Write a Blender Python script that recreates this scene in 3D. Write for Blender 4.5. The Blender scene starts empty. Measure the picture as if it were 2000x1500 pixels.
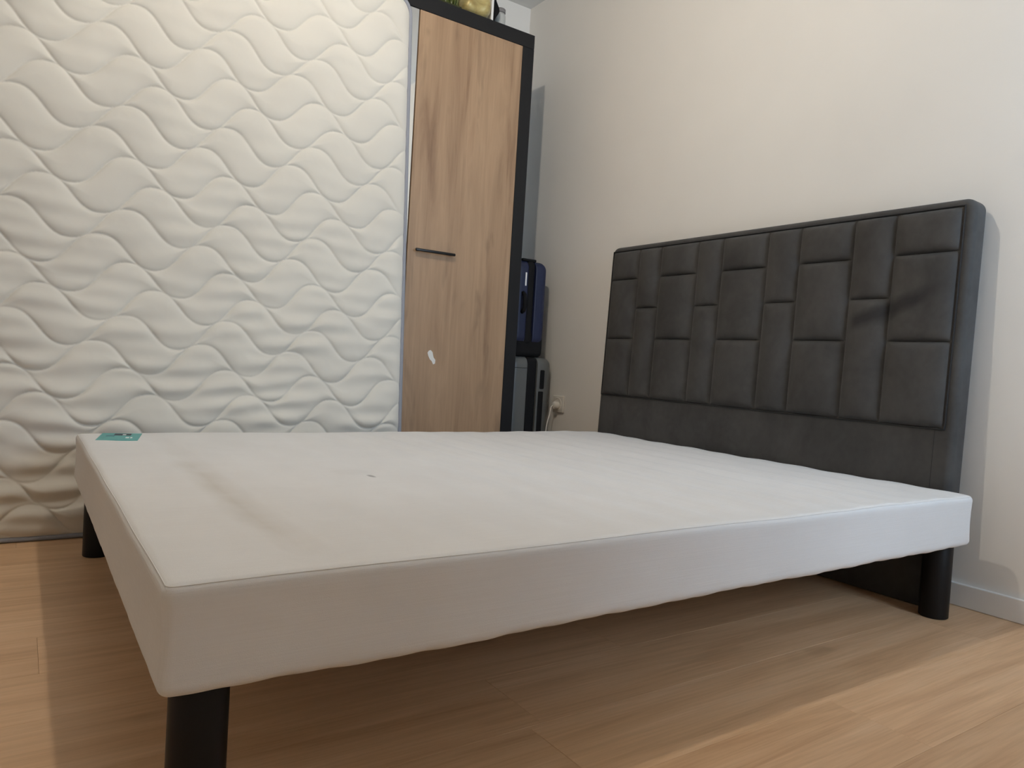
import bpy, bmesh, math, random
import numpy as np
from mathutils import Matrix, Vector

random.seed(7)
rng = np.random.default_rng(7)
scene = bpy.context.scene
COL = scene.collection

# ---------------------------------------------------------------- camera
cam_data = bpy.data.cameras.new('camera')
cam = bpy.data.objects.new('camera', cam_data)
COL.objects.link(cam)
cam_data.sensor_width = 36.0
cam_data.lens = 1420.46 * 36.0 / 2000.0
cam_data.clip_start = 0.02
yaw, pitch, roll = 0.59754, -0.02931, 0.06022
fw = Vector((math.sin(yaw) * math.cos(pitch), math.cos(yaw) * math.cos(pitch), math.sin(pitch)))
rt = Vector((math.cos(yaw), -math.sin(yaw), 0))
up = rt.cross(fw)
r2 = math.cos(roll) * rt + math.sin(roll) * up
u2 = -math.sin(roll) * rt + math.cos(roll) * up
M = Matrix(((r2.x, u2.x, -fw.x, -0.1448), (r2.y, u2.y, -fw.y, -0.8996), (r2.z, u2.z, -fw.z, 0.6209), (0, 0, 0, 1)))
cam.matrix_world = M
scene.camera = cam

# ---------------------------------------------------------------- light
WORLD_STRENGTH = 22.0
WORLD_COLOR = (0.60, 0.79, 1.0)
LAMP_STRENGTH = 1010.0
LAMP_COLOR = (1.0, 0.895, 0.75)
EXPOSURE = 0.0

world = bpy.data.worlds.new('world')
scene.world = world
world.use_nodes = True
bg = world.node_tree.nodes['Background']
bg.inputs[0].default_value = (*WORLD_COLOR, 1)
bg.inputs[1].default_value = WORLD_STRENGTH

vs = scene.view_settings
vs.view_transform = 'Standard'
vs.look = 'None'
vs.exposure = EXPOSURE
vs.gamma = 1.0
vs.use_curve_mapping = False
scene.cycles.use_denoising = True
scene.cycles.max_bounces = 10
scene.cycles.diffuse_bounces = 6
scene.cycles.sample_clamp_indirect = 6.0

# room extents
XL, XR = -1.65, 2.12
YN, YB = -1.50, 2.465
H = 2.565
WX0, WX1, WZ0, WZ1 = 1.42, 2.04, 0.70, 2.20      # window in the near wall, by the right corner

portal = bpy.data.lights.new('window_portal', 'AREA')
portal.shape = 'RECTANGLE'
portal.size = WX1 - WX0
portal.size_y = WZ1 - WZ0
portal.cycles.is_portal = True
po = bpy.data.objects.new('window_portal', portal)
COL.objects.link(po)
po.location = ((WX0 + WX1) / 2, YN - 0.16, (WZ0 + WZ1) / 2)
po.rotation_euler = (math.radians(90), 0, 0)     # faces into the room (+Y)


# ---------------------------------------------------------------- helpers
def mat(name, color, rough=0.6, **kw):
    m = bpy.data.materials.new(name)
    m.use_nodes = True
    b = m.node_tree.nodes['Principled BSDF']
    b.inputs['Base Color'].default_value = (*color, 1)
    b.inputs['Roughness'].default_value = rough
    for k, v in kw.items():
        b.inputs[k.replace('_', ' ')].default_value = v
    return m


class NT:
    """small shorthand for building node trees"""
    def __init__(self, m):
        self.t = m.node_tree
        self.b = self.t.nodes['Principled BSDF']

    def n(self, kind, **props):
        nd = self.t.nodes.new(kind)
        for k, v in props.items():
            setattr(nd, k, v)
        return nd

    def l(self, a, b):
        self.t.links.new(a, b)

    def coord(self, scale=(1, 1, 1), kind='Object', loc=(0, 0, 0), rot=(0, 0, 0)):
        tc = self.n('ShaderNodeTexCoord')
        mp = self.n('ShaderNodeMapping')
        mp.inputs['Scale'].default_value = scale
        mp.inputs['Location'].default_value = loc
        mp.inputs['Rotation'].default_value = rot
        self.l(tc.outputs[kind], mp.inputs['Vector'])
        return mp.outputs['Vector']

    def noise(self, vec, scale, detail=4, rough=0.55, dist=0.0):
        nz = self.n('ShaderNodeTexNoise')
        nz.inputs['Scale'].default_value = scale
        nz.inputs['Detail'].default_value = detail
        nz.inputs['Roughness'].default_value = rough
        nz.inputs['Distortion'].default_value = dist
        self.l(vec, nz.inputs['Vector'])
        return nz.outputs['Fac']

    def ramp(self, fac, stops):
        r = self.n('ShaderNodeValToRGB')
        els = r.color_ramp.elements
        while len(els) < len(stops):
            els.new(0.5)
        for e, (p, c) in zip(els, stops):
            e.position = p
            e.color = (*c, 1) if len(c) == 3 else c
        self.l(fac, r.inputs['Fac'])
        return r.outputs['Color']

    def mix(self, fac, a, b, blend='MIX'):
        mx = self.n('ShaderNodeMix', data_type='RGBA', blend_type=blend)
        for sock, v in ((mx.inputs[0], fac), (mx.inputs[6], a), (mx.inputs[7], b)):
            if hasattr(v, 'is_linked') or hasattr(v, 'links'):
                self.l(v, sock)
            elif isinstance(v, (int, float)):
                sock.default_value = v
            else:
                sock.default_value = (*v, 1)
        return mx.outputs[2]

    def math(self, op, a, b=0.0, c=0.0):
        md = self.n('ShaderNodeMath', operation=op)
        for i, v in enumerate((a, b, c)):
            if isinstance(v, (int, float)):
                md.inputs[i].default_value = v
            else:
                self.l(v, md.inputs[i])
        return md.outputs[0]

    def bump(self, height, strength=0.3, dist=0.002):
        bp = self.n('ShaderNodeBump')
        bp.inputs['Strength'].default_value = strength
        bp.inputs['Distance'].default_value = dist
        self.l(height, bp.inputs['Height'])
        self.l(bp.outputs['Normal'], self.b.inputs['Normal'])

    def color(self, sock):
        self.l(sock, self.b.inputs['Base Color'])


def link(name, me, m=None, parent=None, loc=None, smooth=True):
    o = bpy.data.objects.new(name, me)
    COL.objects.link(o)
    if m is not None and not me.materials:
        me.materials.append(m)
    if parent is not None:
        o.parent = parent
    if loc is not None:
        o.location = loc
    if smooth:
        me.polygons.foreach_set('use_smooth', [True] * len(me.polygons))
    return o


def tag(o, label=None, cat=None, group=None, kind=None):
    if label: o['label'] = label
    if cat: o['category'] = cat
    if group: o['group'] = group
    if kind: o['kind'] = kind
    return o


def empty(name, loc, label, cat, group=None):
    o = bpy.data.objects.new(name, None)
    COL.objects.link(o)
    o.location = loc
    o.empty_display_size = 0.1
    return tag(o, label, cat, group)


def box_mesh(x0, x1, y0, y1, z0, z1, bevel=0.0, seg=2, name='mesh'):
    bm = bmesh.new()
    bmesh.ops.create_cube(bm, size=1.0)
    for v in bm.verts:
        v.co.x = x0 + (v.co.x + .5) * (x1 - x0)
        v.co.y = y0 + (v.co.y + .5) * (y1 - y0)
        v.co.z = z0 + (v.co.z + .5) * (z1 - z0)
    if bevel > 0:
        bmesh.ops.bevel(bm, geom=bm.edges[:], offset=bevel, segments=seg, affect='EDGES', profile=0.5)
    me = bpy.data.meshes.new(name)
    bm.to_mesh(me)
    bm.free()
    return me


def axis_samples(h, r, n, k=5):
    edge = [r * (1 - math.cos(math.pi / 2 * i / k)) for i in range(k + 1)]
    a = [-h + e for e in edge]
    mid = list(np.linspace(-h + r, h - r, n + 1))[1:-1]
    b = [h - e for e in reversed(edge)]
    return np.array(a + mid + b)


def rbox_mesh(center, size, r, n=(4, 4, 4), k=4, disp=None, name='mesh'):
    """rounded box as one continuous grid surface; disp(P, N) may move points"""
    h = [s / 2 for s in size]
    ax = [axis_samples(h[i], r, n[i], k) for i in range(3)]
    verts, faces = [], []
    off = 0
    for d in range(3):
        a, b = [(1, 2), (2, 0), (0, 1)][d]
        A, B = np.meshgrid(ax[a], ax[b], indexing='ij')
        na, nb = A.shape
        for s in (-1, 1):
            P = np.zeros((na, nb, 3))
            P[..., d] = s * h[d]
            P[..., a] = A
            P[..., b] = B
            verts.append(P.reshape(-1, 3))
            I = np.arange(na * nb).reshape(na, nb) + off
            q = np.stack([I[:-1, :-1], I[1:, :-1], I[1:, 1:], I[:-1, 1:]], -1).reshape(-1, 4)
            if s < 0:
                q = q[:, ::-1]
            faces.append(q)
            off += na * nb
    V = np.concatenate(verts)
    F = np.concatenate(faces)
    inner = np.array([hh - r for hh in h])
    Q = np.clip(V, -inner, inner)
    D = V - Q
    L = np.linalg.norm(D, axis=1, keepdims=True)
    N = D / np.maximum(L, 1e-9)
    V = Q + N * r
    V = V + np.array(center)
    if disp is not None:
        V = disp(V, N)
    me = bpy.data.meshes.new(name)
    me.from_pydata(V.tolist(), [], F.tolist())
    bm = bmesh.new()
    bm.from_mesh(me)
    bmesh.ops.remove_doubles(bm, verts=bm.verts, dist=1e-5)
    bm.to_mesh(me)
    bm.free()
    return me


def tube_mesh(pts, r, n=8, closed=False, name='mesh', caps=True):
    P = [Vector(p) for p in pts]
    m = len(P)
    verts, faces = [], []
    prev = None
    for i in range(m):
        a = P[(i - 1) % m] if (closed or i > 0) else P[i]
        b = P[(i + 1) % m] if (closed or i < m - 1) else P[i]
        t = (b - a).normalized()
        if prev is None:
            ref = Vector((0, 0, 1)) if abs(t.z) < 0.9 else Vector((1, 0, 0))
            s = t.cross(ref).normalized()
        else:
            s = (prev - t * prev.dot(t)).normalized()
        prev = s
        w = t.cross(s)
        rr = r[i] if hasattr(r, '__len__') else r
        for j in range(n):
            an = 2 * math.pi * j / n
            verts.append(P[i] + (s * math.cos(an) + w * math.sin(an)) * rr)
    cnt = m if closed else m - 1
    for i in range(cnt):
        for j in range(n):
            a = i * n + j
            b = i * n + (j + 1) % n
            c = ((i + 1) % m) * n + (j + 1) % n
            d = ((i + 1) % m) * n + j
            faces.append((a, b, c, d))
    if not closed and caps:
        faces.append(tuple(reversed(range(n))))
        faces.append(tuple(range((m - 1) * n, m * n)))
    me = bpy.data.meshes.new(name)
    me.from_pydata([tuple(v) for v in verts], [], faces)
    return me


def lathe_mesh(profile, n=32, name='mesh'):
    verts, faces = [], []
    for r, z in profile:
        for j in range(n):
            a = 2 * math.pi * j / n
            verts.append((r * math.cos(a), r * math.sin(a), z))
    for i in range(len(profile) - 1):
        for j in range(n):
            faces.append((i * n + j, i * n + (j + 1) % n, (i + 1) * n + (j + 1) % n, (i + 1) * n + j))
    faces.append(tuple(reversed(range(n))))
    faces.append(tuple(range((len(profile) - 1) * n, len(profile) * n)))
    me = bpy.data.meshes.new(name)
    me.from_pydata(verts, [], faces)
    return me


def sharp(o, ang=35):
    """smooth shading with creases"""
    me = o.data
    bm = bmesh.new()
    bm.from_mesh(me)
    lim = math.radians(ang)
    for e in bm.edges:
        if len(e.link_faces) == 2:
            e.smooth = e.calc_face_angle(0) < lim
    bm.to_mesh(me)
    bm.free()
    return o


# ---------------------------------------------------------------- materials
def wall_mat(name, col):
    m = mat(name, col, 0.85)
    t = NT(m)
    v = t.coord()
    c = t.ramp(t.noise(v, 1.3, 3), [(0.3, tuple(x * 0.97 for x in col)), (0.7, tuple(min(1, x * 1.03) for x in col))])
    t.color(c)
    t.bump(t.noise(v, 220, 3), 0.08, 0.001)
    return m


M_WALL = wall_mat('wall_paint', (0.79, 0.775, 0.745))
M_CEIL = wall_mat('ceiling_paint', (0.76, 0.75, 0.73))
M_TRIM = mat('white_trim_paint', (0.78, 0.77, 0.76), 0.45)


def oak_floor():
    m = mat('oak_laminate', (0.45, 0.3, 0.18), 0.42)
    t = NT(m)
    oi = t.n('ShaderNodeObjectInfo')
    tc = t.n('ShaderNodeTexCoord')
    off = t.n('ShaderNodeVectorMath', operation='SCALE')
    comb = t.n('ShaderNodeCombineXYZ')
    for i in range(3):
        t.l(oi.outputs['Random'], comb.inputs[i])
    t.l(comb.outputs[0], off.inputs[0])
    off.inputs['Scale'].default_value = 37.0
    add = t.n('ShaderNodeVectorMath', operation='ADD')
    t.l(tc.outputs['Object'], add.inputs[0])
    t.l(off.outputs[0], add.inputs[1])
    mp = t.n('ShaderNodeMapping')
    mp.inputs['Scale'].default_value = (1.1, 14, 14)
    t.l(add.outputs[0], mp.inputs['Vector'])
    g1 = t.noise(mp.outputs[0], 1.6, 6, 0.6, 0.6)
    mp2 = t.n('ShaderNodeMapping')
    mp2.inputs['Scale'].default_value = (3, 120, 120)
    t.l(add.outputs[0], mp2.inputs['Vector'])
    g2 = t.noise(mp2.outputs[0], 1.5, 4, 0.6)
    base = t.ramp(g1, [(0.25, (0.49, 0.300, 0.168)), (0.5, (0.62, 0.410, 0.243)), (0.75, (0.70, 0.49, 0.315))])
    fine = t.ramp(g2, [(0.3, (0.86, 0.84, 0.82)), (0.7, (1.06, 1.06, 1.06))])
    c = t.mix(0.8, base, fine, 'MULTIPLY')
    tint = t.ramp(oi.outputs['Random'], [(0.0, (0.93, 0.92, 0.91)), (1.0, (1.05, 1.05, 1.05))])
    c = t.mix(1.0, c, tint, 'MULTIPLY')
    # knots
    mp3 = t.n('ShaderNodeMapping')
    mp3.inputs['Scale'].default_value = (2.2, 7, 7)
    t.l(add.outputs[0], mp3.inputs['Vector'])
    k = t.noise(mp3.outputs[0], 1.7, 2, 0.5, 0.3)
    kk = t.ramp(k, [(0.69, (0, 0, 0)), (0.78, (1, 1, 1))])
    c = t.mix(t.math('MULTIPLY', kk, 0.35), c, (0.26, 0.16, 0.09))
    t.color(c)
    t.bump(g2, 0.12, 0.001)
    return m


M_OAK = oak_floor()
M_SUB = mat('floor_underlay', (0.24, 0.15, 0.09), 0.9)


def ribbed_fabric(name, col, stain=False):
    m = mat(name, col, 0.9, Sheen_Weight=0.15, Sheen_Roughness=0.5)
    t = NT(m)
    v = t.coord()
    big = t.noise(v, 2.2, 3)
    c = t.ramp(big, [(0.3, tuple(x * 0.955 for x in col)), (0.7, tuple(min(1, x * 1.02) for x in col))])
    vr = t.coord((6, 6, 420))
    vr2 = t.coord((5, 380, 6))
    rib = t.noise(vr, 1.0, 2)
    rib2 = t.noise(vr2, 1.0, 2)
    weave = t.noise(t.coord(), 900, 2)
    hh = t.math('ADD', t.math('ADD', rib, rib2), weave)
    c = t.mix(0.35, c, t.ramp(t.math('MULTIPLY', t.math('ADD', rib, rib2), 0.5), [(0.35, (0.90, 0.89, 0.88)), (0.65, (1.04, 1.04, 1.04))]), 'MULTIPLY')
    if stain:
        tc = t.n('ShaderNodeTexCoord')
        sp = t.n('ShaderNodeSeparateXYZ')
        t.l(tc.outputs['Object'], sp.inputs[0])
        x, y, z = sp.outputs
        wob = t.math('MULTIPLY', t.math('SUBTRACT', t.noise(v, 3.5, 2), 0.5), 0.035)
        d = t.math('ABSOLUTE', t.math('SUBTRACT', t.math('ADD', x, wob), 0.195))
        f = t.ramp(d, [(0.0, (1, 1, 1)), (0.045, (0, 0, 0))])
        f = t.math('MULTIPLY', f, t.ramp(t.noise(v, 7, 3), [(0.3, (0.35, 0.35, 0.35)), (0.65, (1, 1, 1))]))
        topm = t.ramp(z, [(0.325, (0, 0, 0)), (0.335, (1, 1, 1))])
        f = t.math('MULTIPLY', f, topm)
        fy = t.ramp(y, [(0.05, (0, 0, 0)), (0.2, (1, 1, 1)), (0.9, (1, 1, 1)), (1.0, (0.2, 0.2, 0.2))])
        f = t.math('MULTIPLY', f, fy)
        c = t.mix(t.math('MULTIPLY', f, 0.42), c, (0.36, 0.30, 0.21))
        # one small grey spot and a faint smear beside it
        for (sx, sy, rx, ry, col2, amt) in ((0.538, 0.657, 0.010, 0.022, (0.16, 0.16, 0.17), 0.75),
                                            (0.52, 0.72, 0.06, 0.05, (0.38, 0.37, 0.36), 0.12)):
            dx = t.math('DIVIDE', t.math('SUBTRACT', x, sx), rx)
            dy = t.math('DIVIDE', t.math('SUBTRACT', y, sy), ry)
            rr = t.math('ADD', t.math('MULTIPLY', dx, dx), t.math('MULTIPLY', dy, dy))
            ff = t.ramp(rr, [(0.1, (1, 1, 1)), (1.0, (0, 0, 0))])
            ff = t.math('MULTIPLY', t.math('MULTIPLY', ff, topm), amt)
            c = t.mix(ff, c, col2)
    t.color(c)
    t.bump(hh, 0.22, 0.0012)
    return m


M_BED = ribbed_fabric('bed_base_fabric', (0.69, 0.688, 0.69), True)
M_SEAM = mat('bed_seam_thread', (0.68, 0.67, 0.66), 0.9)


def quilt_mat():
    m = mat('mattress_knit', (0.74, 0.73, 0.69), 0.88, Sheen_Weight=0.1)
    t = NT(m)
    v = t.coord()
    c = t.ramp(t.noise(v, 3, 3), [(0.3, (0.625, 0.605, 0.555)), (0.7, (0.675, 0.655, 0.60))])
    t.color(c)
    t.bump(t.noise(v, 700, 2), 0.1, 0.001)
    return m


M_QUILT = quilt_mat()
M_TAPE = mat('mattress_edge_tape', (0.27, 0.285, 0.33), 0.8)
M_BORDER = mat('mattress_border', (0.46, 0.47, 0.50), 0.9)


def velvet(name='charcoal_velvet'):
    m = mat(name, (0.035, 0.034, 0.035), 0.75, Sheen_Weight=0.18, Sheen_Roughness=0.4, Specular_IOR_Level=0.15)
    m.node_tree.nodes['Principled BSDF'].inputs['Sheen Tint'].default_value = (0.55, 0.53, 0.52, 1)
    t = NT(m)
    v = t.coord((1, 1.2, 1))
    n1 = t.noise(v, 5.0, 4, 0.6, 0.4)
    c = t.ramp(n1, [(0.30, (0.042, 0.041, 0.041)), (0.55, (0.060, 0.059, 0.058)), (0.75, (0.068, 0.066, 0.065))])
    n2 = t.noise(v, 38, 3)
    c = t.mix(0.5, c, t.ramp(n2, [(0.3, (0.84, 0.84, 0.84)), (0.7, (1.1, 1.1, 1.1))]), 'MULTIPLY')
    # brushed streak in the pile
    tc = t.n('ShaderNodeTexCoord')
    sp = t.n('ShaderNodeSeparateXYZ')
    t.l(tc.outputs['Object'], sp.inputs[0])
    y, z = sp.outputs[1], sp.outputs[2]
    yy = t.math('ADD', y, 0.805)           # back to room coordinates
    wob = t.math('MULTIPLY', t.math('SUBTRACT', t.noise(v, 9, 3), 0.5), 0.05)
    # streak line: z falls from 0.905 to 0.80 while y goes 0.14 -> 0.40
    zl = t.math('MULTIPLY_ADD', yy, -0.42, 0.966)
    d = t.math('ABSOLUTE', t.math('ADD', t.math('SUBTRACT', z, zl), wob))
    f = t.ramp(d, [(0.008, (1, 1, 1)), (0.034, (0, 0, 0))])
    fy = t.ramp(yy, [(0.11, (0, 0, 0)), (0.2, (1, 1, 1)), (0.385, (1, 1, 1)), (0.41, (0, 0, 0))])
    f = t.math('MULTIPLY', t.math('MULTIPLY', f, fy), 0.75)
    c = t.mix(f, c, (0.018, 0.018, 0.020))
    t.color(c)
    t.bump(t.noise(v, 600, 2), 0.08, 0.001)
    return m


M_VELVET = velvet()
M_LEG = mat('black_lacquer_leg', (0.006, 0.0055, 0.006), 0.42, Specular_IOR_Level=0.22)


def door_wood():
    m = mat('wardrobe_oak', (0.42, 0.27, 0.16), 0.5)
    t = NT(m)
    v = t.coord((9, 9, 0.75))
    g1 = t.noise(v, 1.3, 6, 0.6, 0.7)
    g2 = t.noise(t.coord((70, 70, 2.0)), 1.6, 4, 0.6, 0.2)
    c = t.ramp(g1, [(0.28, (0.235, 0.138, 0.078)), (0.45, (0.36, 0.232, 0.138)), (0.60, (0.42, 0.278, 0.168)), (0.78, (0.36, 0.222, 0.130))])
    c = t.mix(0.7, c, t.ramp(g2, [(0.3, (0.86, 0.85, 0.84)), (0.7, (1.06, 1.06, 1.06))]), 'MULTIPLY')
    k = t.noise(t.coord((14, 14, 3.0), loc=(3.1, 0, 1.7)), 1.0, 3, 0.55, 0.5)
    kk = t.ramp(k, [(0.61, (0, 0, 0)), (0.74, (1, 1, 1))])
    c = t.mix(t.math('MULTIPLY', kk, 0.4), c, (0.16, 0.10, 0.06))
    t.color(c)
    t.bump(g2, 0.1, 0.001)
    return m


M_DOOR = door_wood()
M_BLACKW = mat('anthracite_carcass', (0.011, 0.011, 0.012), 0.6, Specular_IOR_Level=0.25)
M_MIRROR = mat('mirror_silver', (0.86, 0.88, 0.87), 0.03, Metallic=1.0)
M_HANDLE = mat('black_metal_handle', (0.012, 0.012, 0.013), 0.4, Metallic=0.3)
M_CHIP = mat('white_sticker_residue', (0.78, 0.77, 0.74), 0.8)

# ---------------------------------------------------------------- room shell
def struct(name, me, m, smooth=False):
    o = link(name, me, m, smooth=smooth)
    o['kind'] = 'structure'
    return o


TH = 0.12
floor = struct('floor', box_mesh(XL - TH, XR + TH, YN - TH, YB + TH, -0.12, -0.012), M_SUB)
struct('ceiling', box_mesh(XL - TH, XR + TH, YN - TH, YB + TH, H, H + 0.1), M_CEIL)
struct('wall_right', box_mesh(XR, XR + TH, YN - TH, YB + TH, -0.012, H), M_WALL)
struct('wall_left', box_mesh(XL - TH, XL, YN - TH, YB + TH, -0.012, H), M_WALL)
struct('wall_back', box_mesh(XL, XR, YB, YB + TH, -0.012, H), M_WALL)


def wall_with_hole():
    xs = [XL, WX0, WX1, XR]
    zs = [-0.012, WZ0, WZ1, H]
    bm = bmesh.new()
    grid = {}
    for y in (YN, YN - TH):
        for i in range(4):
            for j in range(4):
                grid[(y, i, j)] = bm.verts.new((xs[i], y, zs[j]))
    for y in (YN, YN - TH):
        for i in range(3):
            for j in range(3):
                if (i, j) != (1, 1):
                    bm.faces.new([grid[(y, a, b)] for a, b in ((i, j), (i + 1, j), (i + 1, j + 1), (i, j + 1))])
    loops = [[(0, 0), (1, 0), (2, 0), (3, 0), (3, 1), (3, 2), (3, 3), (2, 3), (1, 3), (0, 3), (0, 2), (0, 1)],
             [(1, 1), (2, 1), (2, 2), (1, 2)]]
    for lp in loops:
        for k in range(len(lp)):
            a, b = lp[k], lp[(k + 1) % len(lp)]
            bm.faces.new([grid[(YN, *a)], grid[(YN, *b)], grid[(YN - TH, *b)], grid[(YN - TH, *a)]])
    bmesh.ops.recalc_face_normals(bm, faces=bm.faces[:])
    me = bpy.data.meshes.new('wall_near')
    bm.to_mesh(me)
    bm.free()
    return me


struct('wall_near', wall_with_hole(), M_WALL)

# window (out of the photo to the right; it brings the cool daylight)
win = bpy.data.objects.new('window_1', None)
COL.objects.link(win)
win.location = ((WX0 + WX1) / 2, YN - 0.06, WZ0)
win['kind'] = 'structure'
ww, wh = WX1 - WX0, WZ1 - WZ0
def wbar(x0, x1, z0, z1):
    link('window_frame', box_mesh(x0, x1, -0.03, 0.03, z0, z1, 0.004), M_TRIM, win)
wbar(-ww / 2, -ww / 2 + 0.06, 0, wh)
wbar(ww / 2 - 0.06, ww / 2, 0, wh)
wbar(-ww / 2 + 0.06, ww / 2 - 0.06, 0, 0.06)
wbar(-ww / 2 + 0.06, ww / 2 - 0.06, wh - 0.06, wh)
wbar(-0.035, 0.035, 0.06, wh - 0.06)
gm = bpy.data.materials.new('window_glass')
gm.use_nodes = True
gt = gm.node_tree
gt.nodes.clear()
go = gt.nodes.new('ShaderNodeOutputMaterial')
gx = gt.nodes.new('ShaderNodeMixShader')
gtr = gt.nodes.new('ShaderNodeBsdfTransparent')
ggl = gt.nodes.new('ShaderNodeBsdfGlossy')
ggl.inputs['Roughness'].default_value = 0.02
gfr = gt.nodes.new('ShaderNodeFresnel')
gt.links.new(gfr.outputs[0], gx.inputs[0])
gt.links.new(gtr.outputs[0], gx.inputs[1])
gt.links.new(ggl.outputs[0], gx.inputs[2])
gt.links.new(gx.outputs[0], go.inputs[0])
for s in (-1, 1):
    x0, x1 = (-ww / 2 + 0.06, -0.035) if s < 0 else (0.035, ww / 2 - 0.06)
    link('pane', box_mesh(x0, x1, -0.004, 0.004, 0.06, wh - 0.06), gm, win, smooth=False)

# laminate planks, running along the bed
PW = 0.192
y0 = 1.04 - PW * 14          # one joint measured at y = 1.04
row = 0
prnd = random.Random(3)
y = y0
while y < YB:
    a, b = max(y, YN), min(y + PW, YB)
    if b - a > 0.01:
        x = XL - prnd.uniform(0, 1.2)
        while x < XR:
            xa, xb = max(x, XL), min(x + 1.28, XR)
            if xb - xa > 0.02:
                g = 0.0002
                cx, cy = (xa + xb) / 2, (a + b) / 2
                me = box_mesh(xa + g - cx, xb - g - cx, a + g - cy, b - g - cy, -0.012, 0.0, 0.0003, 1, 'plank')
                link('plank', me, M_OAK, floor, (cx, cy, 0), smooth=False)
            x += 1.28
    y += PW
    row += 1

# baseboards
BBH, BBT = 0.066, 0.012
struct('baseboard_right', box_mesh(XR - BBT, XR, YN, YB, 0, BBH, 0.003), M_TRIM)
struct('baseboard_back', box_mesh(XL, XR - BBT, YB - BBT, YB, 0, BBH, 0.003), M_TRIM)
struct('baseboard_left', box_mesh(XL, XL + BBT, YN, YB - BBT, 0, BBH, 0.003), M_TRIM)
struct('baseboard_near', box_mesh(XL + BBT, XR - BBT, YN, YN + BBT, 0, BBH, 0.003), M_TRIM)

# ---------------------------------------------------------------- ceiling lamp (above the bed, out of the photo)
LX, LY = 0.54, 0.645
lamp = empty('ceiling_lamp', (LX, LY, H), 'bare round bulb in white ceiling socket above the bed', 'lamp')
link('ceiling_rose', lathe_mesh([(0.05, -0.025), (0.055, -0.02), (0.055, 0.0)], 32), M_TRIM, lamp)
sharp(link('socket', lathe_mesh([(0.022, -0.07), (0.024, -0.065), (0.024, -0.025)], 24), M_TRIM, lamp))
bulb_m = bpy.data.materials.new('lit_bulb')
bulb_m.use_nodes = True
bp_ = bulb_m.node_tree.nodes['Principled BSDF']
bp_.inputs['Emission Color'].default_value = (*LAMP_COLOR, 1)
bp_.inputs['Emission Strength'].default_value = LAMP_STRENGTH
prof = [(0.012, -0.072)] + [(0.032 * math.sin(a), -0.112 + 0.032 * math.cos(a)) for a in np.linspace(0.5, math.pi - 0.05, 12)]
link('bulb', lathe_mesh(list(reversed(prof)), 20), bulb_m, lamp)

# ---------------------------------------------------------------- bed base
BL, BW, BT, BZ = 1.994, 1.5616, 0.137, 0.34
bed = empty('bed_base', (0, 0, 0), 'beige fabric covered slatted bed base on round black legs', 'bed base')
slat_x = np.arange(0.10, 1.97, 0.118)


def bed_disp(P, N):
    P = P.copy()
    x, yv, z = P[:, 0], P[:, 1], P[:, 2]
    up_ = N[:, 2]
    topw = np.clip(up_, 0, 1) ** 2
    edge = np.clip(np.minimum(np.minimum(x, BL - x) / 0.12, np.minimum(yv, BW - yv) / 0.12), 0, 1)
    amp = 0.0008 + 0.0044 * np.clip((x - 0.6) / 0.7, 0, 1)
    s = np.cos((x - 0.159) / 0.118 * 2 * np.pi)
    P[:, 2] += topw * edge * amp * s
    # foot-end dip behind the first crossbar
    P[:, 2] -= topw * edge * 0.0035 * np.exp(-((x - 0.195) / 0.035) ** 2)
    # side cloth: slightly hollow, hem uneven
    for ax, size, other in ((0, BL, yv), (1, BW, x)):
        n = N[:, ax]
        zz = (z - (BZ - BT)) / BT
        hollow = 0.0035 * np.sin(np.pi * np.clip(zz, 0, 1)) * np.abs(n) * (np.abs(n) > 0.5)
        P[:, ax] -= np.sign(n) * hollow
    low = np.clip(1 - (z - (BZ - BT)) / 0.05, 0, 1)
    t = x + yv * 1.7
    hem = 0.0008 * np.sin(t * 13) + 0.0007 * np.sin(t * 37 + 1) + 0.0006 * np.sin(t * 90)
    P[:, 2] += low * hem * (N[:, 2] < 0.7)
    P[:, 2] -= low * 0.004 * np.exp(-((x - 0.42) / 0.28) ** 2) * (yv < 0.1)
    ripple = 0.0006 * np.sin(t * 31) * low
    P[:, 1] += np.where(np.abs(N[:, 1]) > 0.5, np.sign(N[:, 1]) * ripple, 0)
    # top edge slightly wavy
    hi = np.clip(1 - (BZ - z) / 0.03, 0, 1) * (1 - edge)
    P[:, 2] += hi * (0.0012 * np.sin(t * 9) + 0.0012 * np.sin(t * 24 + 2) * np.clip((x - 0.8), 0, 1))
    return P


bed_me = rbox_mesh((BL / 2, BW / 2, BZ - BT / 2), (BL, BW, BT), 0.016, (170, 60, 10), 5, bed_disp, 'bed_cover')
link('bed_cover', bed_me, M_BED, bed)


def rrect(x0, x1, y0, y1, r, z, n=6):
    pts = []
    for (cx, cy, a0) in ((x1 - r, y1 - r, 0), (x0 + r, y1 - r, 90), (x0 + r, y0 + r, 180), (x1 - r, y0 + r, 270)):
        for i in range(n + 1):
            a = math.radians(a0 + 90 * i / n)
            pts.append((cx + r * math.cos(a), cy + r * math.sin(a), z))
    return pts


def densify(pts, step=0.05):
    out = []
    for i in range(len(pts)):
        a, b = Vector(pts[i]), Vector(pts[(i + 1) % len(pts)])
        k = max(1, int((b - a).length / step))
        for j in range(k):
            out.append(a.lerp(b, j / k))
    return out


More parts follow.
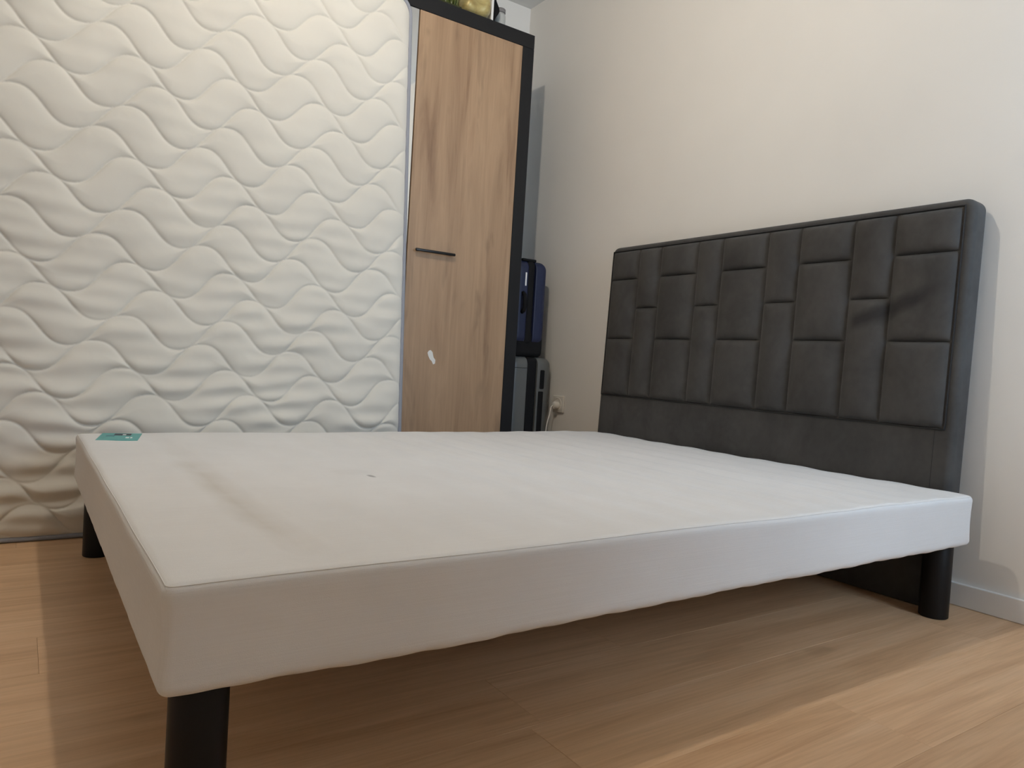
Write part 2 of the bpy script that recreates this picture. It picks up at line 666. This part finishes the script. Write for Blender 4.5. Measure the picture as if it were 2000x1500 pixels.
_sp = np.array([tuple(p) for p in densify(rrect(0.006, BL - 0.006, 0.006, BW - 0.006, 0.010, BZ), 0.01)])
_q = np.clip(_sp[:, :2], 0.016, np.array([BL, BW]) - 0.016)
_h = _sp[:, :2] - _q
_hl = np.linalg.norm(_h, axis=1, keepdims=True)
_N = np.concatenate([_h / 0.016, np.sqrt(np.clip(1 - (_hl / 0.016) ** 2, 0, 1))], 1)
_P = np.concatenate([_q, np.full((len(_q), 1), BZ - 0.016)], 1) + _N * 0.016
_P = bed_disp(_P, _N) + _N * 0.0002
link('seam', tube_mesh([tuple(p) for p in _P], 0.0008, 6, True), M_SEAM, bed)
LEGH = BZ - BT + 0.004
for (lx, ly) in ((0.060, 0.065), (1.945, 0.062), (0.060, 1.46), (1.945, 1.46)):
    me = lathe_mesh([(0.034, 0.0), (0.0365, 0.0025), (0.0365, LEGH - 0.002), (0.0355, LEGH)], 36, 'leg')
    sharp(link('leg', me, M_LEG, bed, (lx, ly, 0)), 40)

# teal label stuck on the far foot corner
lab_m = mat('teal_label_print', (0.10, 0.36, 0.36), 0.55)
lab = link('label_sticker', box_mesh(-0.052, 0.052, -0.085, 0.085, 0.0, 0.0014, 0.0003, 1), lab_m, bed, (0.104, 1.450, BZ - 0.0004), smooth=False)
lab['label'] = 'teal printed label'
lab.rotation_euler = (0, 0, math.radians(-11))
mk_dark = mat('label_dark_print', (0.02, 0.03, 0.05), 0.6)
mk_white = mat('label_white_print', (0.82, 0.86, 0.86), 0.6)
mk_mid = mat('label_blue_print', (0.07, 0.22, 0.26), 0.6)
def lprint(x0, x1, ya, yb, m, z=0.0014):
    link('print', box_mesh(x0, x1, ya, yb, z, z + 0.0003), m, lab, smooth=False)
lprint(-0.018, 0.026, 0.028, 0.072, mk_dark)
lprint(0.004, 0.013, 0.034, 0.056, mk_white, 0.0017)
lprint(-0.036, -0.014, 0.002, 0.03, mk_mid)
lprint(0.017, 0.026, -0.036, -0.010, mk_white)
lprint(0.029, 0.034, -0.036, -0.010, mk_white)

# ---------------------------------------------------------------- headboard
HY0, HY1, HX0, HX1, HT = 0.072, 1.566, 1.990, 2.057, 1.156
hb = empty('headboard', (1.990, 0.805, 0.0025), 'charcoal velvet headboard with rectangular tufted panels against the wall', 'headboard')
ox, oy = 1.990, 0.805
hb.rotation_euler = (0, math.atan(0.036), 0)      # leans back on the wall


def board_mesh():
    """rounded top corners, soft rolled front edge, standing on the floor"""
    R = 0.032
    bm = bmesh.new()
    def outline(inset, x):
        y0_, y1_, zt = HY0 + inset - oy, HY1 - inset - oy, HT - inset
        r = max(R - inset, 0.004)
        pts = [(x, y0_, 0.0)]
        for k in range(1, 12):
            pts.append((x, y0_, (zt - r) * k / 12))
        for i in range(9):
            a = math.pi - math.pi / 2 * i / 8
            pts.append((x, y0_ + r + r * math.cos(a), zt - r + r * math.sin(a)))
        for i in range(9):
            a = math.pi / 2 - math.pi / 2 * i / 8
            pts.append((x, y1_ - r + r * math.cos(a), zt - r + r * math.sin(a)))
        for k in range(11, 0, -1):
            pts.append((x, y1_, (zt - r) * k / 12))
        pts.append((x, y1_, 0.0))
        return [bm.verts.new(p) for p in pts]
    rings = []
    rr = 0.018
    rings.append(outline(rr + 0.004, HX0 - ox + 0.0005))
    for i in range(7):
        a = math.pi / 2 * i / 6
        rings.append(outline(rr * (1 - math.sin(a)), HX0 - ox + rr * (1 - math.cos(a))))
    for i in range(5):
        a = math.pi / 2 * i / 4
        rings.append(outline(0.008 * (1 - math.cos(a)), HX1 - ox - 0.008 * (1 - math.sin(a))))
    for A, B in zip(rings[:-1], rings[1:]):
        for i in range(len(A) - 1):
            bm.faces.new((A[i], A[i + 1], B[i + 1], B[i]))
    bm.faces.new(rings[0])
    bm.faces.new(list(reversed(rings[-1])))
    bm.faces.new([r_[0] for r_ in rings] + [r_[-1] for r_ in reversed(rings)])
    bmesh.ops.recalc_face_normals(bm, faces=bm.faces[:])
    me = bpy.data.meshes.new('board')
    bm.to_mesh(me)
    bm.free()
    return me


bo = sharp(link('board', board_mesh(), M_VELVET, hb), 50)
PZ0, PZ1 = 0.507, 1.132
cols = [1.549, 1.384, 1.257, 1.060, 0.939, 0.739, 0.611, 0.420, 0.288, 0.102]


def tuft_mesh(ya, yb, za, zb, seed):
    n = 18
    m_ = max(12, int((zb - za) / 0.009))
    g = 0.0006
    rr = np.random.default_rng(seed)
    ph = rr.uniform(0, 6, 4)
    s = np.sin(np.linspace(-np.pi / 2, np.pi / 2, n + 1))
    t = np.sin(np.linspace(-np.pi / 2, np.pi / 2, m_ + 1))
    S, T = np.meshgrid(s, t, indexing='ij')
    Y = (ya + yb) / 2 + S * ((yb - ya) / 2 - g) - oy
    Z = (za + zb) / 2 + T * ((zb - za) / 2 - g)
    dy = (1 - np.abs(S)) * abs(yb - ya) / 2
    dz = (1 - np.abs(T)) * abs(zb - za) / 2
    fy = 1 - np.exp(-dy / 0.017)
    fz = 1 - np.exp(-dz / 0.008)
    soft = 0.0025 * (1 - S ** 2) * (1 - T ** 2)
    h = 0.019 * fy ** 0.85 * fz ** 0.7 + soft
    h += 0.0009 * np.sin(Y * 25 + ph[0]) * np.sin(Z * 18 + ph[1]) * fy * fz
    X = HX0 - ox + 0.0015 - h
    V = np.stack([X, Y, Z], -1).reshape(-1, 3)
    I = np.arange((n + 1) * (m_ + 1)).reshape(n + 1, m_ + 1)
    F = np.stack([I[:-1, :-1], I[:-1, 1:], I[1:, 1:], I[1:, :-1]], -1).reshape(-1, 4)
    # close the back
    rim = list(I[0, :]) + list(I[1:, -1]) + list(I[-1, -2::-1]) + list(I[-2:0:-1, 0])
    V2 = V[rim].copy()
    V2[:, 0] = HX0 - ox + 0.004
    base = len(V)
    V = np.concatenate([V, V2])
    faces = F.tolist()
    k = len(rim)
    for i in range(k):
        j = (i + 1) % k
        faces.append([int(rim[i]), base + i, base + j, int(rim[j])])
    faces.append([base + i for i in range(k)][::-1])
    me = bpy.data.meshes.new('tuft_panel')
    me.from_pydata(V.tolist(), [], faces)
    bm = bmesh.new()
    bm.from_mesh(me)
    bmesh.ops.recalc_face_normals(bm, faces=bm.faces[:])
    bm.to_mesh(me)
    bm.free()
    return me


sd = 0
for i in range(9):
    yb_, ya_ = cols[i], cols[i + 1]
    zs = [PZ0, 0.751, 1.008, PZ1] if i % 2 == 0 else [PZ0, 0.881, PZ1]
    for za, zb in zip(zs[:-1], zs[1:]):
        sd += 1
        link('tuft_panel', tuft_mesh(ya_, yb_, za, zb, sd), M_VELVET, hb)
# piping around the tufted field and the vertical seam in the lower panel
M_VSEAM = mat('velvet_seam', (0.012, 0.012, 0.013), 0.85)
g_ = 0.003
pp = [(HX0 - ox - 0.001, cols[0] + g_ - oy, PZ0 - g_), (HX0 - ox - 0.001, cols[0] + g_ - oy, PZ1 + g_),
      (HX0 - ox - 0.001, cols[-1] - g_ - oy, PZ1 + g_), (HX0 - ox - 0.001, cols[-1] - g_ - oy, PZ0 - g_)]
link('piping', tube_mesh(densify(pp, 0.03), 0.0026, 8, True), M_VSEAM, hb)
link('seam', tube_mesh([(HX0 - ox + 0.0004, 0.125 - oy, 0.02 + 0.048 * k) for k in range(11)], 0.0008, 6), M_VSEAM, hb)

# ---------------------------------------------------------------- mattress leaning on the wardrobe
MWID, MHGT, MTH = 1.60, 2.045, 0.140
MX1 = 1.106
lean = math.atan(0.0655)
mt = empty('mattress', (MX1 - MWID / 2, 1.680, 0.0), 'white quilted mattress standing upright against the wardrobe', 'mattress')
# local frame: x = room x (centred), z up along the slope, -y = outward to the room
SH = 0.0655                     # the standing mattress slopes back; its foot stays flat on the floor
mt.location.z = 0.006


def quilt_mesh():
    du = 0.0030
    nu, nv = int(MWID / du), int(MHGT / du)
    u = np.linspace(0, MWID, nu + 1)
    v = np.linspace(0, MHGT, nv + 1)
    U, V = np.meshgrid(u, v, indexing='ij')
    # rounded corner mapping
    R = 0.075
    QU = np.clip(U, R, MWID - R)
    QV = np.clip(V, R, MHGT - R)
    DU, DV = U - QU, V - QV
    ln = np.hypot(DU, DV)
    mxx = np.maximum(np.abs(DU), np.abs(DV))
    fac = np.where(ln > 1e-9, mxx / np.maximum(ln, 1e-9), 1.0)
    U2, V2 = QU + DU * fac, QV + DV * fac
    xw = U2 + (MX1 - MWID)                    # room x
    zw = V2 + 0.006                           # room z
    # wavy stitch lines: wavelength .308, spacing .0835, phase zigzag by a quarter wave
    lam, sp, A = 0.308, 0.0835, 0.0545
    warp_u = 0.006 * np.sin(zw * 5.1 + 1.3) + 0.004 * np.sin(xw * 7 + zw * 3)
    warp_v = 0.005 * np.sin(xw * 3.7 + 0.4) + 0.003 * np.sin(xw * 9 + zw * 6)
    d1 = np.full(U.shape, 9.0)
    for k in range(-6, 24):
        phi = 0.126 - 0.079 * math.sin(math.pi * k / 2)
        mid = 1.6435 - sp * k
        th = 2 * np.pi * (xw + warp_u - phi) / lam
        c = mid + A * (np.cos(th) - 0.055 * np.cos(3 * th)) + warp_v
        dc = A * (np.sin(th) - 0.165 * np.sin(3 * th)) * 2 * np.pi / lam
        d = np.abs(zw - c) / np.sqrt(1 + dc * dc)
        d1 = np.minimum(d1, d)
    puff = 0.0036 * (1 - np.exp(-d1 / 0.0035)) + 0.0085 * (1 - np.exp(-d1 / 0.018))
    # long soft folds, stronger low down where the cover sags
    low = np.clip((1.15 - zw) / 1.0, 0, 1)
    w = np.zeros_like(U)
    rr = np.random.default_rng(11)
    for i in range(9):
        kv = rr.uniform(58, 118)
        ku = rr.uniform(-9, 9)
        ph = rr.uniform(0, 6.28)
        mod = 0.5 + 0.5 * np.sin(xw * rr.uniform(5, 13) + zw * rr.uniform(3, 9) + rr.uniform(0, 6.28))
        w += np.sin(kv * zw + ku * xw + ph + 1.2 * np.sin(xw * 6 + ph)) * mod
    w *= (0.0005 + 0.0026 * low)
    fold = w * (1 - np.exp(-d1 / 0.010))
    big = 0.004 * np.sin(xw * 4.1 + 1) * np.sin(zw * 5.3) + 0.003 * low * np.sin(zw * 21 + 0.6 * np.sin(xw * 5))
    e = np.minimum(np.minimum(U, MWID - U), np.minimum(V, MHGT - V))
    edge = 1 - np.exp(-e / 0.022)
    wv = (puff + fold + big + 0.012) * edge
    ins = 0.006
    X2 = (U2 - MWID / 2) * (1 - 2 * ins / MWID)
    Z2 = ins + V2 * (1 - 2 * ins / MHGT)
    P = np.stack([X2, SH * Z2 - wv, Z2], -1).reshape(-1, 3)
    I = np.arange((nu + 1) * (nv + 1)).reshape(nu + 1, nv + 1)
    F = np.stack([I[:-1, :-1], I[1:, :-1], I[1:, 1:], I[:-1, 1:]], -1).reshape(-1, 4)
    me = bpy.data.meshes.new('quilted_panel')
    me.vertices.add(len(P))
    me.vertices.foreach_set('co', P.astype(np.float32).ravel())
    me.loops.add(F.size)
    me.loops.foreach_set('vertex_index', F.astype(np.int32).ravel())
    me.polygons.add(len(F))
    me.polygons.foreach_set('loop_start', np.arange(0, F.size, 4, dtype=np.int32))
    me.update(calc_edges=True)
    me.validate()
    return me


link('quilted_panel', quilt_mesh(), M_QUILT, mt)


def loop_rr(y, inset=0.0, n=10):
    R = 0.075 - inset
    pts = []
    x0, x1, z0, z1 = -MWID / 2 + inset, MWID / 2 - inset, inset, MHGT - inset
    for (cx, cz, a0) in ((x1 - R, z1 - R, 0), (x0 + R, z1 - R, 90), (x0 + R, z0 + R, 180), (x1 - R, z0 + R, 270)):
        for i in range(n + 1):
            a = math.radians(a0 + 90 * i / n)
            pz = cz + R * math.sin(a)
            pts.append((cx + R * math.cos(a), y + SH * pz, pz))
    return pts


def border_mesh():
    L1 = [tuple(p) for p in densify(loop_rr(0.0, 0.003), 0.06)]
    V, F = [], []
    k = len(L1)
    ys = np.linspace(0.0, MTH, 9)
    for yv in ys:
        for p in L1:
            V.append((p[0], yv + SH * p[2], p[2]))
    for i in range(len(ys) - 1):
        for j in range(k):
            F.append((i * k + j, i * k + (j + 1) % k, (i + 1) * k + (j + 1) % k, (i + 1) * k + j))
    F.append([len(V) - k + j for j in range(k)])
    me = bpy.data.meshes.new('border')
    me.from_pydata(V, [], F)
    bm = bmesh.new()
    bm.from_mesh(me)
    bmesh.ops.recalc_face_normals(bm, faces=bm.faces[:])
    bm.to_mesh(me)
    bm.free()
    return me


sharp(link('border', border_mesh(), M_BORDER, mt))
link('piping', tube_mesh(densify(loop_rr(0.0, 0.003), 0.05), 0.0080, 10, True), M_TAPE, mt)
link('piping', tube_mesh(densify(loop_rr(MTH, 0.003), 0.05), 0.0070, 8, True), M_TAPE, mt)

# ---------------------------------------------------------------- wardrobe
WF = 1.98                      # front plane
WXL, WXR, WTOP, WBK = 0.10, 1.826, 2.170, 2.462
wd = empty('wardrobe', ((WXL + WXR) / 2, (WF + WBK) / 2, 0), 'tall wardrobe with oak doors, mirror door and black frame', 'wardrobe')
wcx, wcy = (WXL + WXR) / 2, (WF + WBK) / 2


def wpart(name, x0, x1, ya, yb, z0, z1, m, bev=0.0015, parent=wd, off=(0, 0, 0)):
    return link(name, box_mesh(x0 - wcx, x1 - wcx, ya - wcy, yb - wcy, z0, z1, bev, 1), m, parent, smooth=False)


wpart('side_panel', WXR - 0.064, WXR, WF - 0.002, WBK - BBT - 0.003, 0.0, WTOP - 0.0655, M_BLACKW)
wpart('side_panel', WXL, WXL + 0.064, WF - 0.002, WBK - BBT - 0.003, 0.0, WTOP - 0.0655, M_BLACKW)
wpart('top_panel', WXL, WXR, WF - 0.002, WBK - BBT - 0.003, WTOP - 0.065, WTOP, M_BLACKW)
wpart('plinth', WXL + 0.0645, WXR - 0.0645, WF, WF + 0.02, 0.0, 0.08, M_BLACKW)
wpart('bottom_panel', WXL + 0.0645, WXR - 0.0645, WF + 0.021, WBK - BBT - 0.012, 0.06, 0.08, M_BLACKW)
wpart('back_panel', WXL + 0.0645, WXR - 0.0645, WBK - BBT - 0.010, WBK - BBT - 0.004, 0.06, WTOP - 0.066, M_BLACKW)
DZ0, DZ1 = 0.083, WTOP - 0.0658
dl = [(WXL + 0.0665, 0.684), (0.687, 1.2235), (1.2275, WXR - 0.0645)]
for i, (a, b) in enumerate(dl):
    if i == 1:
        d = wpart('door', a, b, WF + 0.002, WF + 0.020, DZ0, DZ1, M_BLACKW)
        mi = link('mirror', box_mesh(a - wcx + 0.003, b - wcx - 0.003, WF - 0.002 - wcy, WF + 0.0015 - wcy, DZ0 + 0.003, DZ1 - 0.003), M_MIRROR, d, smooth=False)
        mi['label'] = 'mirror glass'
    else:
        d = wpart('door', a, b, WF, WF + 0.020, DZ0, DZ1, M_DOOR, 0.001)
        x0 = 1.258 if i == 2 else b - 0.03 - 0.196
        hm = box_mesh(x0 - wcx, x0 + 0.196 - wcx, WF - 0.024 - wcy, WF - 0.013 - wcy, 1.079, 1.091, 0.003, 2)
        h = link('handle', hm, M_HANDLE, d)
        h['label'] = 'slim black bar handle'
        for px in (x0 + 0.018, x0 + 0.178):
            pm = box_mesh(px - 0.005 - wcx, px + 0.005 - wcx, WF - 0.0135 - wcy, WF + 0.0005 - wcy, 1.081, 1.089, 0.001, 1)
            # the two little posts belong to the handle: same part, joined below
            bm = bmesh.new()
            bm.from_mesh(h.data)
            bm.from_mesh(pm)
            bm.to_mesh(h.data)
            bm.free()
        if i == 2:
            # torn white sticker remnant
            bm = bmesh.new()
            pts = [(-0.013, 0.034), (-0.004, 0.037), (0.006, 0.028), (0.010, 0.012), (0.013, 0.004), (0.022, -0.006),
                   (0.021, -0.022), (0.012, -0.026), (0.004, -0.012), (-0.006, -0.004), (-0.014, 0.010), (-0.019, 0.024)]
            f0 = [bm.verts.new((1.372 + a_ - wcx, WF - 0.0004 - wcy, 0.618 + c_)) for a_, c_ in pts]
            f1 = [bm.verts.new((1.372 + a_ - wcx, WF + 0.0002 - wcy, 0.618 + c_)) for a_, c_ in pts]
            bm.faces.new(f0)
            bm.faces.new(list(reversed(f1)))
            for q in range(len(pts)):
                bm.faces.new((f0[q], f1[q], f1[(q + 1) % len(pts)], f0[(q + 1) % len(pts)]))
            bmesh.ops.recalc_face_normals(bm, faces=bm.faces[:])
            me = bpy.data.meshes.new('sticker_residue')
            bm.to_mesh(me)
            bm.free()
            sr = link('sticker_residue', me, M_CHIP, d, smooth=False)
            sr['label'] = 'torn white sticker remnant'

# ---------------------------------------------------------------- suitcases between wardrobe and wall
def shell_plastic(name, col, rough):
    m = mat(name, col, rough)
    t = NT(m)
    t.bump(t.noise(t.coord(), 260, 2), 0.06, 0.001)
    return m


M_BLUE = shell_plastic('navy_shell', (0.005, 0.011, 0.045), 0.55)
M_SILV = shell_plastic('grey_shell', (0.11, 0.115, 0.112), 0.4)
M_BLK = mat('black_nylon', (0.006, 0.006, 0.007), 0.8, Specular_IOR_Level=0.2)
M_TAG = mat('white_luggage_tag', (0.8, 0.8, 0.8), 0.6)


def suitcase(name, label, x0, x1, y0_, y1_, z0, z1, zip0, zip1, m, wheel=0.0, extras=()):
    cx, cy = (x0 + x1) / 2, (y0_ + y1_) / 2
    s = empty(name, (cx, cy, z0), label, 'suitcase')
    b0 = wheel
    hh = z1 - z0
    r1 = min(0.05, (zip0 - x0) * 0.48)
    def shell(a, b, outer):
        w_ = b - a
        r = 0.042
        # two-sided shell: rounded outside edge, flat at the zip
        def disp(P, N):
            P = P.copy()
            # squash the inner side so that the shell ends flat at the zip
            if outer > 0:
                P[:, 0] = np.maximum(P[:, 0], a - cx)
            else:
                P[:, 0] = np.minimum(P[:, 0], b - cx)
            return P
        if outer > 0:
            c0, c1 = a - 0.05, b
        else:
            c0, c1 = a, b + 0.05
        me = rbox_mesh(((c0 + c1) / 2 - cx, 0, (b0 + hh) / 2), (c1 - c0, y1_ - y0_, hh - b0), r, (6, 10, 16), 6, disp, 'shell')
        return link('shell', me, m, s)
    shell(zip1, x1, 1)
    shell(x0, zip0, -1)
    band = rbox_mesh(((zip0 + zip1) / 2 - cx, 0, (b0 + hh) / 2), (zip1 - zip0 + 0.001, y1_ - y0_ - 0.004, hh - b0 - 0.004), min(0.02, (zip1 - zip0) * .45), (4, 8, 12), 4, None, 'zipper_band')
    link('zipper_band', band, M_BLK, s)
    return s, cx, cy


# silver case, standing on the floor
S1, scx, scy = suitcase('suitcase', 'large grey hard shell suitcase on the floor under the blue one', 1.836, 2.094, 2.032, 2.43, 0.0, 0.655, 1.936, 2.000, M_SILV, wheel=0.04)
for wx in (1.875, 2.055):
    for wy in (2.07, 2.39):
        me = rbox_mesh((wx - scx, wy - scy, 0.0225), (0.028, 0.045, 0.045), 0.012, (2, 2, 2), 3)
        link('wheel', me, M_BLK, S1)
# dark recessed grips on the narrow side of the right half
link('side_grip', rbox_mesh((2.030 - scx, 2.0325 - scy, 0.545), (0.026, 0.012, 0.095), 0.0055, (2, 2, 4), 3), M_BLK, S1)
link('side_strap', rbox_mesh((2.026 - scx, 2.0325 - scy, 0.36), (0.030, 0.010, 0.25), 0.0045, (2, 2, 6), 3), M_BLK, S1)
link('shell_seam', box_mesh(1.838 - scx, 1.934 - scx, 2.0305 - scy, 2.034 - scy, 0.598, 0.600), M_BLK, S1, smooth=False)

# blue cabin case on top
S2, bcx, bcy = suitcase('suitcase', 'small navy blue cabin suitcase standing on top of the grey one', 1.836, 2.038, 2.036, 2.40, 0.656, 1.128, 1.912, 1.958, M_BLUE, wheel=0.055)
link('base_guard', rbox_mesh((1.937 - bcx, 0.0, 0.063), (0.192, 0.350, 0.126), 0.022, (4, 6, 4), 4), M_BLK, S2)
link('top_handle', rbox_mesh((1.925 - bcx, 2.10 - bcy, 0.474), (0.085, 0.10, 0.014), 0.006, (3, 3, 2), 3), M_BLK, S2)
link('side_handle', tube_mesh([(1.886 - bcx, 2.036 - bcy, 0.31), (1.886 - bcx, 2.020 - bcy, 0.30), (1.886 - bcx, 2.016 - bcy, 0.27), (1.886 - bcx, 2.016 - bcy, 0.24), (1.886 - bcx, 2.020 - bcy, 0.225), (1.886 - bcx, 2.036 - bcy, 0.215)], 0.010, 8), M_BLK, S2)
tg = link('tag', box_mesh(1.894 - bcx, 1.902 - bcx, 2.0335 - bcy, 2.0365 - bcy, 0.345, 0.410, 0.0005, 1), M_TAG, S2, smooth=False)
tg['label'] = 'white tag'

# ---------------------------------------------------------------- wall outlet and plug
M_PLATE = mat('ivory_outlet_plastic', (0.72, 0.69, 0.63), 0.4)
ot = empty('wall_outlet', (XR, 1.992, 0.385), 'square white wall outlet between suitcases and headboard', 'outlet')
link('plate', rbox_mesh((-0.006, 0, 0.042), (0.012, 0.084, 0.084), 0.004, (2, 3, 3), 3), M_PLATE, ot)
rim = tube_mesh([(-0.0125, 0.029 * math.cos(a), 0.042 + 0.029 * math.sin(a)) for a in np.linspace(0, 2 * math.pi, 28, endpoint=False)], 0.0028, 6, True)
link('socket_rim', rim, M_PLATE, ot)
pl = empty('power_plug', (XR - 0.013, 1.992, 0.42), 'white power plug with thin cable in the wall outlet', 'plug')
pb = lathe_mesh([(0.019, 0.0), (0.019, 0.018), (0.016, 0.026), (0.009, 0.030)], 20)
po_ = link('plug_body', pb, M_PLATE, pl)
po_.rotation_euler = (0, math.radians(-90), 0)
sharp(po_)
cpts = []
ctrl = [(-0.028, 0.0, 0.0), (-0.040, 0.001, -0.012), (-0.046, 0.003, -0.05), (-0.056, 0.006, -0.10), (-0.062, 0.008, -0.2), (-0.066, 0.006, -0.3), (-0.068, -0.01, -0.385), (-0.075, -0.05, -0.4165), (-0.09, -0.12, -0.4165), (-0.095, -0.2, -0.4165)]
for i in range(len(ctrl) - 1):
    p0 = Vector(ctrl[max(i - 1, 0)]); p1 = Vector(ctrl[i]); p2 = Vector(ctrl[i + 1]); p3 = Vector(ctrl[min(i + 2, len(ctrl) - 1)])
    for j in range(6):
        tt = j / 6
        cpts.append(0.5 * ((2 * p1) + (p2 - p0) * tt + (2 * p0 - 5 * p1 + 4 * p2 - p3) * tt ** 2 + (3 * p1 - p0 - 3 * p2 + p3) * tt ** 3))
link('cable', tube_mesh(cpts, 0.0032, 8), M_PLATE, pl)

# ---------------------------------------------------------------- things on top of the wardrobe
def gold_mat():
    m = mat('gold_satin', (0.42, 0.33, 0.12), 0.35, Metallic=0.25, Sheen_Weight=0.2)
    t = NT(m)
    n = t.noise(t.coord((1, 1, 2)), 14, 3, 0.6, 0.6)
    t.color(t.ramp(n, [(0.3, (0.30, 0.22, 0.07)), (0.55, (0.48, 0.40, 0.17)), (0.75, (0.60, 0.54, 0.32))]))
    return m


def bag_disp(P, N):
    P = P.copy()
    z = P[:, 2]
    P[:, 0] *= 1 - 0.5 * np.clip(z / 0.22, 0, 1) ** 2
    P[:, 1] += 0.006 * np.sin(P[:, 0] * 60 + z * 30) * np.clip(z / 0.05, 0, 1)
    P[:, 0] += 0.006 * np.sin(z * 55 + P[:, 1] * 40)
    P[:, 2] += 0.004 * np.sin(P[:, 0] * 45) * np.clip(z / 0.05, 0, 1)
    return P


gb = link('gold_bag', rbox_mesh((0, 0, 0.10), (0.15, 0.11, 0.20), 0.04, (16, 8, 16), 5, bag_disp), gold_mat())
gb.location = (1.506, 2.026, WTOP)
tag(gb, 'crumpled gold satin bag on the front edge of the wardrobe top', 'bag')

M_GRASS = mat('artificial_green_blades', (0.09, 0.12, 0.02), 0.6)
bm = bmesh.new()
gr = random.Random(5)
for i in range(150):
    bx, by = gr.uniform(-0.05, 0.05), gr.uniform(-0.045, 0.045)
    hgt = gr.uniform(0.05, 0.13)
    an = gr.uniform(0, math.pi)
    wdt = gr.uniform(0.0012, 0.0022)
    lx, ly = gr.uniform(-0.02, 0.02), gr.uniform(-0.02, 0.02)
    dx, dy = math.cos(an) * wdt, math.sin(an) * wdt
    a = [bm.verts.new((bx + sx * dx + ox_ , by + sx * dy + oy_, zz)) for (sx, ox_, oy_, zz) in ((-1, 0, 0, 0.0), (1, 0, 0, 0.0), (1, lx * .5, ly * .5, hgt * .6), (-1, lx * .5, ly * .5, hgt * .6))]
    tip = bm.verts.new((bx + lx, by + ly, hgt))
    bm.faces.new(a)
    bm.faces.new((a[3], a[2], tip))
me = bpy.data.meshes.new('grass')
bm.to_mesh(me)
bm.free()
gp = empty('artificial_grass', (1.378, 2.040, WTOP), 'green artificial grass tuft beside gold bag on the wardrobe', 'artificial plant')
link('blades', me, M_GRASS, gp, (0, 0, 0.012), smooth=False)
link('base', rbox_mesh((0, 0, 0.007), (0.11, 0.10, 0.014), 0.006, (3, 3, 2), 3), mat('dark_moss_base', (0.03, 0.035, 0.01), 0.9), gp)

fr = empty('thin_board', (1.597, 2.030, WTOP), 'thin white board standing on edge right of gold bag', 'board')
link('board', box_mesh(-0.006, 0.006, -0.03, 0.15, 0.0, 0.26, 0.001, 1), M_TRIM, fr, smooth=False)

def pouch_disp(P, N):
    P = P.copy()
    P[:, 0] += 0.026 * np.exp(-((P[:, 2] - 0.10) / 0.032) ** 2) * (P[:, 0] > 0)
    return P
bk = link('black_pouch', rbox_mesh((0, 0, 0.11), (0.034, 0.12, 0.22), 0.012, (5, 6, 14), 4, pouch_disp), M_BLK)
bk.location = (1.634, 2.12, WTOP)
tag(bk, 'dark pouch standing behind white board on the wardrobe', 'pouch')

jm = mat('frosted_plastic', (0.62, 0.63, 0.61), 0.35, Transmission_Weight=0.25, IOR=1.3)
jr = empty('plastic_jar', (1.716, 2.13, WTOP), 'pale frosted plastic jar with lid at the right end of the wardrobe top', 'jar')
link('jar_body', lathe_mesh([(0.026, 0.0), (0.029, 0.003), (0.029, 0.110), (0.024, 0.122), (0.022, 0.122), (0.026, 0.108), (0.026, 0.004), (0.002, 0.003)], 28), jm, jr)
link('jar_lid', lathe_mesh([(0.026, 0.123), (0.028, 0.125), (0.028, 0.140), (0.026, 0.142)], 28), mat('grey_lid', (0.20, 0.19, 0.19), 0.5), jr)
